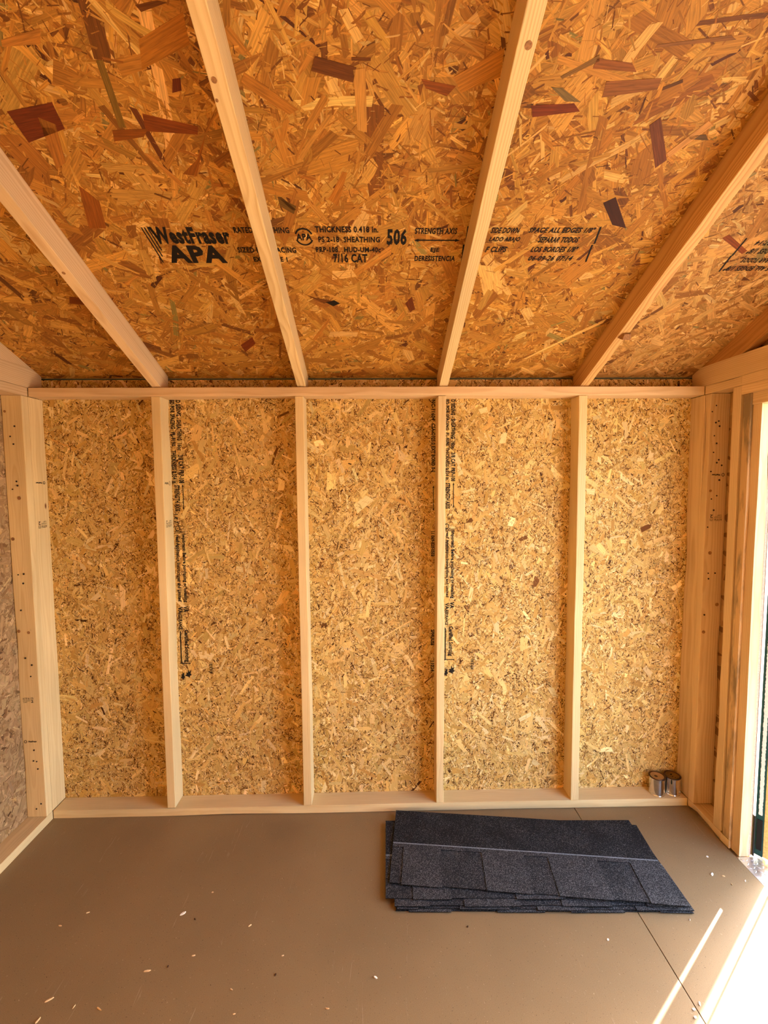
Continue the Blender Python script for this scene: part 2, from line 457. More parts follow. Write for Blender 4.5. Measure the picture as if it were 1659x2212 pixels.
def mark(parent, surf, polys, mat='black_ink', h=0.072, name='printed_mark'):
    V, F = [], []
    for pts in polys:
        b = len(V); p = np.array(pts, float)
        V += [tuple(c) for c in surf(p[:, 0], p[:, 1], np.full(len(p), h)) * IN]; F.append(tuple(range(b, b + len(pts))))
    me = bpy.data.meshes.new(name); me.from_pydata(V, [], F); me.update()
    return link(name, me, mat, parent)
def stroke(a, b, w):
    a, b = np.array(a, float), np.array(b, float); d = (b - a) / np.hypot(*(b - a)); q = np.array([-d[1], d[0]]) * w / 2
    return [tuple(a - q), tuple(b - q), tuple(b + q), tuple(a + q)]
def arrow2(a, b, w, hd):
    a, b = np.array(a, float), np.array(b, float); d = (b - a) / np.hypot(*(b - a)); q = np.array([-d[1], d[0]]) * hd / 2
    return [stroke(a + d * hd, b - d * hd, w), [tuple(a), tuple(a + d * hd * 1.3 - q), tuple(a + d * hd * 1.3 + q)], [tuple(b), tuple(b - d * hd * 1.3 + q), tuple(b - d * hd * 1.3 - q)]]
def ring(c, ru, rv, w, a0=0.0, a1=2 * math.pi, n=24):
    out = []
    for i in range(n):
        t0, t1 = a0 + (a1 - a0) * i / n, a0 + (a1 - a0) * (i + 1) / n
        out.append([(c[0] + ru * math.cos(t0), c[1] + rv * math.sin(t0)), (c[0] + ru * math.cos(t1), c[1] + rv * math.sin(t1)),
                    (c[0] + (ru - w) * math.cos(t1), c[1] + (rv - w) * math.sin(t1)), (c[0] + (ru - w) * math.cos(t0), c[1] + (rv - w) * math.sin(t0))])
    return out

# ------------------------------------------------------------------ print and strands measured on the boards (inches)
CEIL_TEXT=[
  ('WestFraser',(32.72, 41.94, 27.23, 29.52),'b'),
  ('APA',(33.36, 40.59, 24.44, 27.04),'b'),
  ('RATED SHEATHING',(42.65, 49.24, 28.75, 29.55),'m'),
  ('SIZED FOR SPACING',(42.34, 49.62, 26.02, 26.81),'m'),
  ('EXPOSURE 1',(43.98, 48.28, 24.67, 25.4),'m'),
  ('APA',(49.92, 51.79, 27.79, 28.73),'m'),
  ('THICKNESS 0.418 in.',(52.31, 59.87, 28.88, 29.72),'m'),
  ('PS 2-18  SHEATHING',(52.56, 60.07, 27.54, 28.34),'m'),
  ('PRP-108   HUD-UM-40c',(52.09, 60.18, 26.11, 26.9),'m'),
  ('7/16 CAT',(54.15, 58.48, 24.56, 25.92),'m'),
  ('506',(60.91, 63.33, 27.18, 29.42),'m'),
  ('STRENGTH AXIS',(64.24, 69.33, 28.72, 29.55),'m'),
  ('EJE',(66.42, 67.53, 26.05, 26.82),'m'),
  ('DERESISTENCIA',(64.51, 69.71, 24.84, 25.66),'m'),
  ('SIDE DOWN',(73.36, 76.85, 28.87, 29.65),'i'),
  ('LADO ABAJO',(73.44, 77.24, 27.57, 28.38),'i'),
  ('F CLIPS',(73.29, 76.02, 26.22, 27.01),'i'),
  ('E REQUIRED',(73.48, 77.28, 24.91, 25.69),'i'),
  ('SPACE ALL EDGES 1/8"',(77.91, 85.96, 28.96, 29.69),'i'),
  ('SEPARAR TODOS',(79.55, 84.54, 27.6, 28.41),'i'),
  ('LOS BORDES 1/8"',(79.04, 84.98, 26.24, 27.05),'i'),
  ('06-09-26 07:14',(79.16, 84.84, 24.92, 25.72),'i'),
]
FLAKES=[
  ([(25.35, 41.22), (30.0, 41.99), (29.74, 39.81), (25.45, 38.56)],(110, 45, 10)),
  ([(27.89, 40.77), (29.12, 40.2), (27.87, 36.72), (26.47, 36.03)],(175, 110, 40)),
  ([(35.75, 45.07), (36.36, 45.1), (35.64, 39.96), (34.98, 39.95)],(125, 92, 30)),
  ([(37.75, 41.14), (42.52, 40.11), (42.26, 39.41), (37.37, 39.67)],(130, 62, 10)),
  ([(41.68, 43.83), (42.42, 43.92), (42.14, 42.99), (41.24, 42.8)],(100, 40, 10)),
  ([(54.4, 45.55), (57.9, 44.79), (57.55, 43.72), (53.96, 44.52)],(108, 58, 15)),
  ([(57.59, 44.63), (58.7, 44.77), (58.7, 39.73), (57.81, 39.93)],(205, 145, 65)),
  ([(48.11, 44.38), (52.39, 41.62), (51.44, 41.15), (47.57, 43.55)],(180, 115, 38)),
  ([(40.05, 46.48), (44.34, 48.19), (44.12, 46.22), (39.36, 44.47)],(178, 112, 30)),
  ([(27.69, 34.35), (28.87, 32.55), (27.81, 29.29), (25.78, 29.28)],(150, 82, 18)),
  ([(36.18, 37.67), (36.82, 37.56), (38.98, 34.55), (38.43, 34.42)],(190, 125, 50)),
  ([(34.21, 39.74), (37.69, 39.87), (36.9, 39.16), (33.87, 38.73)],(135, 72, 12)),
  ([(57.5, 45.5), (59.15, 45.49), (59.15, 45.26), (57.49, 45.27)],(110, 60, 12)),
  ([(40.81, 48.56), (42.64, 48.84), (43.3, 48.71), (41.07, 48.16)],(110, 60, 12)),
  ([(28.8, 46.37), (32.51, 47.11), (31.8, 46.1), (28.55, 45.91)],(185, 120, 45)),
  ([(39.29, 35.64), (41.27, 37.04), (43.12, 39.61), (40.66, 35.41)],(150, 85, 18)),
  ([(54.32, 32.97), (56.08, 35.99), (56.56, 35.88), (55.28, 32.16)],(185, 115, 35)),
  ([(48.72, 33.2), (49.1, 33.2), (50.52, 31.73), (50.1, 31.59)],(95, 60, 20)),
  ([(74.04, 42.09), (77.96, 42.31), (78.78, 41.66), (74.45, 41.15)],(118, 48, 6)),
  ([(86.03, 40.55), (86.75, 41.25), (89.69, 37.38), (88.96, 36.57)],(112, 58, 25)),
  ([(75.35, 43.53), (76.42, 43.48), (78.57, 42.4), (77.03, 42.48)],(125, 100, 55)),
  ([(85.25, 32.74), (86.36, 33.42), (89.56, 29.6), (87.66, 30.04)],(62, 24, 10)),
  ([(90.48, 39.67), (92.13, 39.79), (92.73, 39.27), (90.8, 39.37)],(105, 75, 40)),
  ([(80.17, 44.0), (85.01, 44.29), (85.11, 43.44), (80.34, 42.78)],(145, 88, 38)),
  ([(85.53, 43.62), (86.93, 44.23), (87.1, 43.98), (85.58, 43.35)],(95, 55, 15)),
  ([(83.23, 46.58), (89.06, 47.23), (89.67, 46.95), (83.17, 46.36)],(140, 90, 40)),
  ([(75.89, 44.3), (78.67, 45.86), (78.87, 45.44), (76.16, 44.13)],(135, 95, 40)),
  ([(66.45, 44.22), (70.42, 46.24), (70.55, 44.25), (67.28, 43.02)],(190, 125, 40)),
  ([(63.6, 44.02), (66.77, 43.54), (66.05, 42.75), (64.09, 43.34)],(140, 72, 14)),
  ([(78.58, 45.62), (81.75, 45.33), (82.51, 44.69), (78.51, 44.9)],(150, 88, 35)),
  ([(89.27, 38.06), (91.52, 40.99), (92.25, 40.6), (89.79, 37.62)],(205, 145, 75)),
  ([(102.17, 28.32), (102.68, 28.81), (106.68, 26.56), (106.42, 26.03)],(135, 65, 20)),
  ([(109.59, 21.8), (109.57, 22.44), (110.79, 21.85)],(95, 50, 15)),
  ([(52.34, 17.79), (53.63, 18.13), (54.37, 17.53), (53.39, 16.99)],(22, 14, 8)),
  ([(49.43, 19.49), (50.18, 18.81), (53.48, 17.96), (52.11, 17.52)],(110, 60, 15)),
  ([(37.67, 8.52), (40.02, 10.38), (40.14, 8.85), (37.95, 6.78)],(120, 50, 8)),
  ([(63.76, 17.54), (64.66, 18.85), (65.32, 16.37), (64.53, 15.99)],(110, 50, 8)),
  ([(19.45, 33.28), (19.59, 30.57), (18.11, 29.99), (17.98, 32.22)],(150, 90, 25)),
  ([(16.81, 18.75), (21.44, 17.91), (20.52, 16.85), (15.99, 17.45)],(125, 60, 10)),
  ([(48.72, 33.2), (50.59, 32.14), (50.16, 31.19), (48.76, 32.13)],(110, 75, 25)),
]
WALL_TEXT=[
  ('ED FOR SPACING',22.44,23.30,75.89,70.77),
  ('FL-9190',22.45,23.29,70.17,67.71),
  ('THICKNESS 0.354 in.',22.38,23.28,66.93,60.82),
  ('STRENGTH AXIS',22.70,23.65,60.64,55.87),
  ('1 E 7',22.49,23.16,55.38,53.66),
  ('D SIDING - SHEATHING  16oc',23.54,24.42,75.88,66.92),
  ('3/8 CAT PRP-108',23.59,24.56,66.08,60.99),
  ('read Application Instructions and Limited',22.44,23.32,51.55,39.18),
  ('Important: Before purchasing or installing',23.57,24.43,51.68,38.96),
  ('VA',23.50,24.42,38.26,37.11),
  ('VA',22.52,23.42,38.12,36.83),
  ('ASSURANCE',22.55,23.27,36.99,33.84),
  ('Certified Sourcing',23.31,24.35,33.76,27.63),
  ('D SIDING - SHEATHING  16oc',73.15,73.99,75.87,67.04),
  ('3/8 CAT PRP-108',73.19,73.99,66.31,61.04),
  ('ED FOR SPACING  FL-9190',72.17,72.85,75.87,67.53),
  ('THICKNESS 0.354 in.',72.20,72.84,67.17,61.17),
  ('STRENGTH AXIS',72.22,73.06,60.74,55.98),
  ('Important: Before purchasing or installing',73.11,73.95,51.82,39.17),
  ('read Application Instructions and Limited',72.19,72.90,51.76,39.40),
  ('VA',73.06,73.91,38.47,37.23),
  ('VA',72.21,72.92,38.33,37.03),
  ('ASSURANCE',72.23,72.79,37.04,34.07),
  ('Certified Sourcing',72.67,73.73,33.78,28.10),
  ('NC-11604',69.57,70.31,75.82,72.15),
  ('CSA-O325.0 EXT BOND 0-1',69.58,70.32,71.54,62.78),
  ('11 069-020-0503',69.52,70.24,51.85,47.12),
  ('SPHUUSS',69.50,70.24,33.25,30.19),
  ('11024',69.47,70.25,27.21,25.15),
]

# ================================================================== THE SETTING
def structure(name, label, cat):
    return tag(empty(name), label, cat, kind='structure')

# ---- floor: one long sheet and a narrow cut sheet, seam between them
floor = structure('floor', 'brown textured board floor of two sheets with a thin dark seam', 'floor')
box('floor_panel', floor, (-3.9, -60.0, -0.75), (95.95, 3.9, 0.0), 'floor_board', 0.03)
box('floor_panel', floor, (96.07, -60.0, -0.75), (XR - 0.05, 3.9, 0.0), 'floor_board', 0.03)
box('floor_panel', floor, (-3.9, -116.9, -0.75), (95.95, -60.1, 0.0), 'floor_board', 0.03)
box('floor_panel', floor, (96.07, -116.9, -0.75), (XR - 0.05, -60.1, 0.0), 'floor_board', 0.03)
box('floor_joist_deck', floor, (-4.2, -117.2, -4.0), (XR + 3.4, 4.2, -0.8), 'pine_warm')

# ---- roof: OSB sheathing on rafters
ceiling = structure('ceiling', 'sloping orange oriented strand board roof underside carried on pale rafters', 'ceiling')
def roof_panel(x0, x1, s0, s1):
    y0, y1 = 3.5 - s0 / KS, 3.5 - s1 / KS
    z0, z1 = zroof(y0), zroof(y1)
    return prism('roof_panel', ceiling, ((y0, z0), (y1, z1), (y1, z1 + 0.48), (y0, z0 + 0.48)), 'x', x0, x1, 'osb_roof')
SR = (3.5 - YRIDGE) * KS
rp_main = roof_panel(-4.2, 95.95, -0.6, 50.3)
rp_right = roof_panel(96.07, XR + 4.2, -0.6, 50.3)
rp_top = roof_panel(-4.2, 60.0, 50.4, SR)
rp_top2 = roof_panel(60.1, XR + 4.2, 50.4, SR)
yb = 2 * YRIDGE - 4.5
prism('roof_panel', ceiling, ((YRIDGE, zroof(YRIDGE)), (yb, zroof(yb)), (yb, zroof(yb) + 0.5), (YRIDGE, zroof(YRIDGE) + 0.5)), 'x', -4.2, XR + 4.2, 'osb_roof')
PAL_CEIL = [((206, 152, 68), 3), ((194, 138, 56), 4), ((182, 124, 46), 4), ((168, 110, 38), 3), ((220, 172, 94), 1.5), ((148, 92, 30), 1.3), ((120, 70, 22), 0.5), ((94, 48, 16), 0.15), ((144, 120, 58), 0.25)]
PAL_CEIL2 = [((212, 164, 96), 3), ((200, 150, 82), 4), ((186, 136, 70), 4), ((172, 120, 58), 3), ((224, 182, 116), 1.5), ((152, 100, 46), 1.3), ((124, 78, 36), 0.5), ((100, 58, 26), 0.15), ((148, 128, 78), 0.25)]
def roof_strands(panel, U, V, pal, seed, dens=1.0):
    A = (U[1] - U[0]) * (V[1] - V[0])
    strands('strand_layer', panel, S_roof, U, V, [
        (A * 1.1 * dens, 3.6, 0.95, 0.004, 0.014, 0.8),
        (A * 1.0 * dens, 2.8, 0.55, 0.014, 0.026, 1.0),
        (A * 1.3 * dens, 1.5, 0.22, 0.026, 0.036, 1.1),
        (A * 0.16 * dens, 3.8, 0.85, 0.036, 0.046, 0.9),
        (A * 1.5 * dens, 0.8, 0.075, 0.040, 0.050, 4.0)], pal, 'ceiling_strand', 0.0, 1.1, False, seed)
roof_strands(rp_main, (-4.2, 95.95), (-0.5, 50.3), PAL_CEIL, 3)
roof_strands(rp_right, (96.07, XR + 4.2), (-0.5, 50.3), PAL_CEIL2, 4)
roof_strands(rp_top, (-4.2, 60.0), (50.4, 58.0), PAL_CEIL, 5)
roof_strands(rp_top2, (60.1, XR + 4.2), (50.4, 58.0), PAL_CEIL2, 6)
for pts, c in FLAKES:
    cx = sum(p[0] for p in pts) / len(pts); cv = sum(p[1] for p in pts) / len(pts)
    flake('wood_strand', rp_right if cx > 96 else rp_main, S_roof, pts, c, 'ceiling_strand', 0.06)
for s, r, st in CEIL_TEXT:
    lettering(rp_main, S_roof, s, r, st)
mark(rp_main, S_roof, [stroke((31.95 + 0.36 * i, 29.45), (32.35 + 0.3 * i, 24.5 + 0.9 * i), 0.16) for i in range(4)])
mark(rp_main, S_roof, ring((50.88, 28.27), 1.12, 1.2, 0.2, 0.35, 2.8, 14) + ring((50.88, 28.27), 1.12, 1.2, 0.2, 3.5, 5.9, 14))
mark(rp_main, S_roof, arrow2((64.21, 27.87), (69.87, 27.88), 0.17, 0.45))
mark(rp_main, S_roof, [stroke((70.6, 29.8), (70.75, 27.6), 0.36)])
mark(rp_main, S_roof, [stroke((70.5, 27.3), (70.75, 24.6), 0.34)])
mark(rp_main, S_roof, [stroke((86.40, 29.8), (86.68, 27.5), 0.22)])
mark(rp_main, S_roof, [stroke((86.50, 27.3), (86.78, 24.8), 0.22)])
mark(rp_right, S_roof, [stroke((105.22, 28.35), (105.32, 25.8), 0.22)])
mark(rp_right, S_roof, [stroke((105.22, 25.8), (105.42, 23.3), 0.22)])
for s, u0, L, v0, v1 in (('SPACE ALL EDGES 1/8"', 105.75, 8.05, 23.42, 24.2), ('SEPARAR TODOS', 107.1, 5.0, 24.75, 25.5), ('LOS BORDES 1/8"', 106.75, 5.95, 26.1, 26.88), ('06-09-26 07:14', 106.85, 5.7, 27.32, 28.05)):
    lettering(rp_right, S_roof, s, (u0, u0 + L, v0, v1), 'i', 180)

def rafter(xc, mat, w=1.5):
    ang = math.atan(MS)
    pts = [(0.67, ZP + 0.02), (3.5, ZP + 0.02), (3.5, zroof(3.5) - 0.02), (YRIDGE, zroof(YRIDGE) - 0.02), (YRIDGE, zroof(YRIDGE) - 3.80)]
    ym = (3.5 + YRIDGE) / 2
    mw = frame((xc, 3.5, zroof(3.5) - 1.9), (xc, YRIDGE, zroof(YRIDGE) - 1.9))
    return prism('rafter', ceiling, pts, 'x', xc - w / 2, xc + w / 2, mat, mw, 0.09)
raf = [rafter(21.61, 'pine_warm'), rafter(46.59, 'pine_rafter'), rafter(71.32, 'pine_rafter'), rafter(96.12, 'fir_streaked')]
rafter(-0.78, 'pine_warm'); rafter(XR + 0.78, 'fir_orange')
def rafter_knot(rf, x, y, r):
    z = ZR0 - MS * y - 3.80
    o = cyl('knot', None, (x, y, z + 0.03), r, 0.05, 'knot_brown', (0, -MS / KS, -1 / KS), 14)
    o.parent = rf; o.matrix_parent_inverse = rf.matrix_basis.inverted()
rafter_knot(raf[1], 46.3, -40.07, 0.24); rafter_knot(raf[1], 46.05, -38.75, 0.14); rafter_knot(raf[2], 71.45, -42.33, 0.3); rafter_knot(raf[0], 21.5, -22.0, 0.2)
# the stub of a broken knot standing on the underside of the dark rafter
kb = bmesh.new()
bmesh.ops.create_cone(kb, cap_ends=True, segments=6, radius1=0.95 * IN, radius2=0.72 * IN, depth=0.8 * IN)
KY = -11.7
km = Matrix.Rotation(math.radians(35), 4, 'X') @ Matrix.Rotation(0.4, 4, 'Z')
km.translation = Vector((96.5, KY, ZR0 - MS * KY - 3.79)) * IN
bmesh.ops.transform(kb, matrix=km, verts=kb.verts)
solid_from(kb, 'knot_stub', 'knot_brown', ceiling, None)
# eave: metal drip edge behind the frieze gap; outer board added to stop light leaks
box('drip_edge', ceiling, (-4.0, 4.05, 79.55), (XR + 4.0, 4.35, 79.98), 'drip_edge_green')
box('eave_light_stop', ceiling, (-4.0, 4.4, 76.0), (XR + 4.0, 5.2, 80.2), 'dark_cover')
prism('roof_light_stop', ceiling, ((5.4, zroof(5.4) + 0.55), (YRIDGE, zroof(YRIDGE) + 0.55), (yb - 1, zroof(yb - 1) + 0.55), (yb - 1, zroof(yb - 1) + 0.75), (YRIDGE, zroof(YRIDGE) + 0.75), (5.4, zroof(5.4) + 0.75)), 'x', -6.0, XR + 5.0, 'dark_cover')  # unseen layer added to keep sky light out of the panel seams
box('ridge_board', ceiling, (-1.4, YRIDGE - 0.7, zroof(YRIDGE) - 6.0), (XR + 1.4, YRIDGE - 0.01, zroof(YRIDGE) - 0.8), 'pine_warm')

# ---- back wall: studs, plates and three siding sheets
wall_back = structure('wall_back', 'back stud wall of pale lumber over oriented strand board siding with black stamped lettering', 'wall')
SEAMS = (-3.9, 21.5, 70.95, XR + 3.9)
PAL_WALL = [((232, 198, 126), 3), ((222, 184, 110), 4), ((212, 171, 96), 4), ((200, 155, 80), 2), ((240, 212, 150), 1.6), ((174, 127, 60), 0.6), ((112, 70, 28), 0.9), ((78, 44, 17), 0.9)]
panels = []
for i in range(3):
    x0, x1 = SEAMS[i] + 0.06, SEAMS[i + 1] - 0.06
    pn = box('siding_panel', wall_back, (x0, 3.5, -0.78), (x1, 3.92, 79.45), 'osb_wall')
    A = (x1 - x0) * 79.4
    strands('strand_layer', pn, S_back, (x0, x1), (0.1, 79.45), [
        (A * 2.6, 1.9, 0.50, 0.004, 0.014, 0.08),
        (A * 8.0, 0.42, 0.085, 0.014, 0.020, 9.0),
        (A * 1.0, 1.5, 0.40, 0.020, 0.028, 0.03),
        (A * 2.4, 1.0, 0.15, 0.026, 0.034, 0.3),
        (A * 10.0, 0.38, 0.058, 0.034, 0.040, 14.0),
        (A * 0.36, 1.9, 0.46, 0.040, 0.046, 0.06),
        (A * 2.4, 0.5, 0.06, 0.044, 0.052, 4.0)], PAL_WALL, 'wall_strand', 1.57, 0.95, False, 20 + i)
    panels.append(pn)
for s, u0, u1, vt, vb in WALL_TEXT:
    pn = panels[0] if u0 < 21.5 else panels[1] if u0 < 70.9 else panels[2]
    lettering(pn, S_back, s, (u0, u1, vb, vt), 'b', 90)
for k, x in ((1, 23.75), (2, 73.2)):
    pn = panels[k]
    xa = 24.25 if k == 1 else 73.68
    mark(pn, S_back, arrow2((xa, 60.8), (xa, 56.1), 0.13, 0.34))
    mark(pn, S_back, [stroke((x - 1.25, 52.2), (x + 0.7, 52.2), 0.1), stroke((x - 1.25, 51.92), (x + 0.7, 51.92), 0.1)])
    mark(pn, S_back, ring((x - 0.75, 52.75), 0.46, 0.5, 0.13, 0, 2 * math.pi, 16))
    mark(pn, S_back, [stroke((x - 0.95, 33.5), (x - 0.95, 27.4), 0.2)])
    mark(pn, S_back, [stroke((x - 1.2, 27.4), (x + 0.75, 27.4), 0.16)])
    lf = [(0, 0), (.25, .18), (.2, .42), (.42, .36), (.5, .8), (.62, .5), (.95, .62), (.8, .3), (1, .1), (.7, -.05), (.72, -.3), (.45, -.12)]
    mark(pn, S_back, [[(x - 0.4 + 1.3 * a, 25.0 + 1.5 * b) for a, b in lf]])
    mark(pn, S_back, [[(x - 1.2 + 0.8 * a, 24.6 + 1.7 * b) for a, b in lf]])
    cx = 28.3 if k == 1 else 77.4
    mark(pn, S_back, [stroke((cx - 0.32, 25.3 + 0.16 * j), (cx + 0.32 - 0.05 * (j % 3), 25.3 + 0.16 * j), 0.03 + 0.045 * ((j * 7) % 3)) for j in range(14)], name='printed_code')
mark(panels[1], S_back, arrow2((69.96, 60.3), (69.96, 55.6), 0.13, 0.34))
lumber('bottom_plate', wall_back, (0.03, 0.0, 0.02), (XR - 0.03, 3.48, 1.5), 'pine_pale')
lumber('top_plate', wall_back, (0.03, 0.0, ZT), (XR - 0.03, 3.48, ZP), 'pine_warm')
studs = []
for (a, b), (c, d), mt in (((20.69, 22.15), (20.78, 22.34), 'pine_pale'), ((45.61, 47.12), (45.46, 46.95), 'pine_pale'), ((70.14, 71.56), (70.33, 71.75), 'pine_pale'), ((95.32, 96.78), (95.11, 96.60), 'pine_pale')):
    studs.append(lumber('stud', wall_back, (a, 0.06, 1.52), (b, 3.48, ZT - 0.02), mt, 0.12, top=(c - a, d - b)))
cs_l = lumber('corner_stud', wall_back, (-1.5, 0.02, 1.52), (-0.02, 3.48, ZT - 0.02), 'pine_pale')
cs_r = lumber('corner_stud', wall_back, (XR + 0.02, 0.02, 1.52), (XR + 1.5, 3.48, ZT - 0.02), 'pine_warm')

# ---- left wall
wall_left = structure('wall_left', 'left gable wall with pale end stud, plates and oriented strand board siding', 'wall')
sp = prism('siding_panel', wall_left, ((3.9, -0.78), (-116.9, -0.78), (-116.9, zroof(-116.9) - 0.05), (YRIDGE, zroof(YRIDGE) - 0.05), (3.9, zroof(3.9) - 0.05)), 'x', -3.92, -3.5, 'osb_wall')
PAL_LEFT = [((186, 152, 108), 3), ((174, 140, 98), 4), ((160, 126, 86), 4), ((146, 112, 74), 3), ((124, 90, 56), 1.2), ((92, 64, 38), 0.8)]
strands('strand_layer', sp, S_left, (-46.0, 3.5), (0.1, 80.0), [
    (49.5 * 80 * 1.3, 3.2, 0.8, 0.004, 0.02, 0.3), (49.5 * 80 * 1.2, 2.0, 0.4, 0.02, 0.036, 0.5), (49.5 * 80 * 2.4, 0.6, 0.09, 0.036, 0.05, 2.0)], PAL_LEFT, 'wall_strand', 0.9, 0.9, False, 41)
lumber('bottom_plate', wall_left, (-3.48, -113.0, 0.02), (0.0, -0.02, 1.5), 'pine_pale')
lumber('top_plate', wall_left, (-3.48, -113.0, ZT + 0.0), (0.0, -0.02, ZP), 'pine_warm')
ls = lumber('stud', wall_left, (-3.46, -1.5, 1.52), (-0.0, -0.03, ZT - 0.02), 'pine_pale', 0.13)
for y in (-24.0, -48.0, -72.0, -96.0): lumber('stud', wall_left, (-3.46, y - 1.5, 1.52), (0.0, y, ZT - 0.02), 'pine_pale', 0.12)
def chord(parent, x0, x1):
    zt = ZP + 3.5
    yk = -(zt - ZR0) / MS
    mw = frame(((x0 + x1) / 2, 3.45, ZP + 1.7), ((x0 + x1) / 2, -113, ZP + 1.7))
    prism('gable_chord', parent, ((3.45, ZP + 0.03), (3.45, zroof(3.45) - 0.05), (yk, zt), (-113.0 - yk, zt), (-113.0, ZP + 0.03)), 'x', x0, x1, 'pine_warm', mw, 0.08)
chord(wall_left, -1.5, 0.0)
HOLES_L = [(-1.42, 70.78), (-2.24, 69.07), (-1.78, 67.79), (-1.66, 61.49), (-1.53, 60.78), (-2.39, 60.17), (-2.37, 45.45), (-1.42, 45.57), (-1.6, 43.93), (-2.28, 39.21), (-2.05, 30.71), (-1.01, 29.46), (-1.31, 27.41), (-1.55, 13.97), (-1.2, 11.86), (-1.75, 11.99), (-1.07, 10.49), (-0.88, 4.0), (-1.74, 3.05)]
HOLES_R = [(118.41, 73.86), (117.73, 72.8), (118.44, 70.93), (118.94, 71.19), (119.12, 70.32), (118.27, 68.67), (118.74, 67.36), (118.26, 65.8), (118.92, 64.01), (119.25, 64.51), (119.81, 63.55), (117.95, 62.48), (119.51, 60.98), (119.18, 58.24), (118.25, 57.67), (118.75, 55.7), (117.8, 52.71), (118.27, 44.48), (119.5, 44.49), (118.36, 43.49), (117.9, 36.96)]
def w_obj(o, world_parent):
    """hang a world-built mesh on a transformed part"""
    o.parent = world_parent; o.matrix_parent_inverse = world_parent.matrix_basis.inverted(); return o
def nails(par, pts, y, r=0.145):
    for x, z in pts:
        w_obj(cyl('nail_head', None, (x, y + 0.03, z), r * random.uniform(0.8, 1.15), 0.06, 'nail_dark', (0, -1, 0), 10), par)
def knots(par, pts, y, r=0.3):
    for x, z in pts:
        w_obj(cyl('knot', None, (x, y + 0.03, z), r * random.uniform(0.8, 1.2), 0.045, 'knot_brown', (0, -1, 0), 14), par)
nails(ls, HOLES_L, -1.5)
knots(ls, [(-1.4, 58.65), (-2.9, 73.25), (-2.89, 51.66), (-1.22, 35.25), (-2.87, 35.5)], -1.5, 0.26)
def stamp(par, surf, u0, u1, z0, z1, kind, rot):
    w = u1 - u0; hgt = z1 - z0
    f = (lambda a, b: (u1 - b * w, u1 - a * w)) if rot == 180 else (lambda a, b: (u0 + a * w, u0 + b * w))
    g = (lambda a, b: (z1 - b * hgt, z1 - a * hgt)) if rot == 180 else (lambda a, b: (z0 + a * hgt, z0 + b * hgt))
    if kind == 'grade':
        for s, ua, ub, va, vb in (('A.F.P.A 173', 0, .95, .6, 1.0), ('S-P-F KD-HT', 0.02, .62, .28, .5), ('S-DRY', 0.04, .4, .0, .2), ('2', .72, .95, .0, .52)):
            w_obj(lettering(None, surf, s, (*f(ua, ub), *g(va, vb)), 't', rot, 'black_ink', 0.03), par)
    else:
        w_obj(lettering(None, surf, 'WestFraser', (*f(.34, 1), *g(.25, .8)), 'b', rot, 'black_ink', 0.03), par)
        cu = sum(f(.0, .26)) / 2; cz = sum(g(0, 1)) / 2
        w_obj(mark(None, surf, ring((cu, cz), .12 * w, .5 * hgt, .04 * w, 0, 2 * math.pi, 12), 'black_ink', 0.03), par)
stamp(cs_l, S_xp(-0.02), 0.61, 2.9, 60.95, 61.5, 'name', 180)
stamp(cs_l, S_xp(-0.02), 0.59, 2.7, 53.2, 54.42, 'grade', 180)
stamp(ls, S_leftstud, -2.93, -0.98, 22.66, 23.61, 'grade', 0)
stamp(ls, S_leftstud, -3.2, -0.93, 15.3, 15.85, 'name', 0)
stamp(studs[0], S_xp(22.30), 0.6, 2.8, 60.6, 61.4, 'name', 180)
stamp(studs[0], S_xp(22.30), 0.5, 2.6, 53.2, 54.4, 'grade', 180)

# ---- right wall with the door opening
wall_right = structure('wall_right', 'right gable wall with doubled studs, header and an open doorway', 'wall')
YD0, YD1, ZD = -11.3, -72.0, 72.6           # door opening
XS0, XS1 = XR + 1.95, XR + 2.45             # siding layer
def rsid(pts): return prism('siding_panel', wall_right, pts, 'x', XS0, XS1, 'osb_wall')
rsid(((-8.1, -0.78), (YD0, -0.78), (YD0, ZD), (-8.1, ZD)))
prism('siding_panel', wall_right, ((3.9, -0.78), (-8.3, -0.78), (-8.3, ZD), (3.9, ZD)), 'x', XR + 3.52, XR + 3.95, 'osb_wall')
box('siding_return', wall_right, (XS1, -8.3, -0.78), (XR + 3.5, -8.12, ZD), 'siding_edge')
rsid(((YD1, -0.78), (-116.9, -0.78), (-116.9, ZD), (YD1, ZD)))
prism('siding_panel', wall_right, ((3.9, ZD + 0.02), (-8.3, ZD + 0.02), (-8.3, zroof(-8.3) - 0.05), (3.9, zroof(3.9) - 0.05)), 'x', XR + 3.52, XR + 3.95, 'osb_wall')
box('siding_return', wall_right, (XS1, -8.3, ZD), (XR + 3.5, -8.12, zroof(-8.12)), 'siding_edge')
rsid(((-8.1, ZD + 0.02), (-116.9, ZD + 0.02), (-116.9, zroof(-116.9) - 0.05), (YRIDGE, zroof(YRIDGE) - 0.05), (-8.1, zroof(-8.1) - 0.05)))
DX = XR + 1.93
lumber('bottom_plate', wall_right, (XR, -9.98, 0.02), (DX, -8.05, 1.5), 'pine_warm')
lumber('bottom_plate', wall_right, (XR, -8.03, 0.02), (XR + 3.45, -0.02, 1.5), 'pine_warm')
lumber('bottom_plate', wall_right, (XR, -113.0, 0.02), (DX, YD1, 1.5), 'pine_warm')
lumber('top_plate', wall_right, (XR, -113.0, ZT), (DX, -8.02, ZP), 'pine_warm', 0.05)
lumber('top_plate', wall_right, (XR, -8.01, ZT), (XR + 3.45, -0.02, ZP), 'pine_warm', 0.05)
rs = lumber('stud', wall_right, (XR, -1.5, 1.52), (XR + 3.48, -0.03, ZT - 0.02), 'pine_warm', 0.13)
lumber('stud', wall_right, (XR, -8.0, 1.52), (XR + 3.4, -6.35, ZT - 0.02), 'pine_warm', 0.12, top=None)
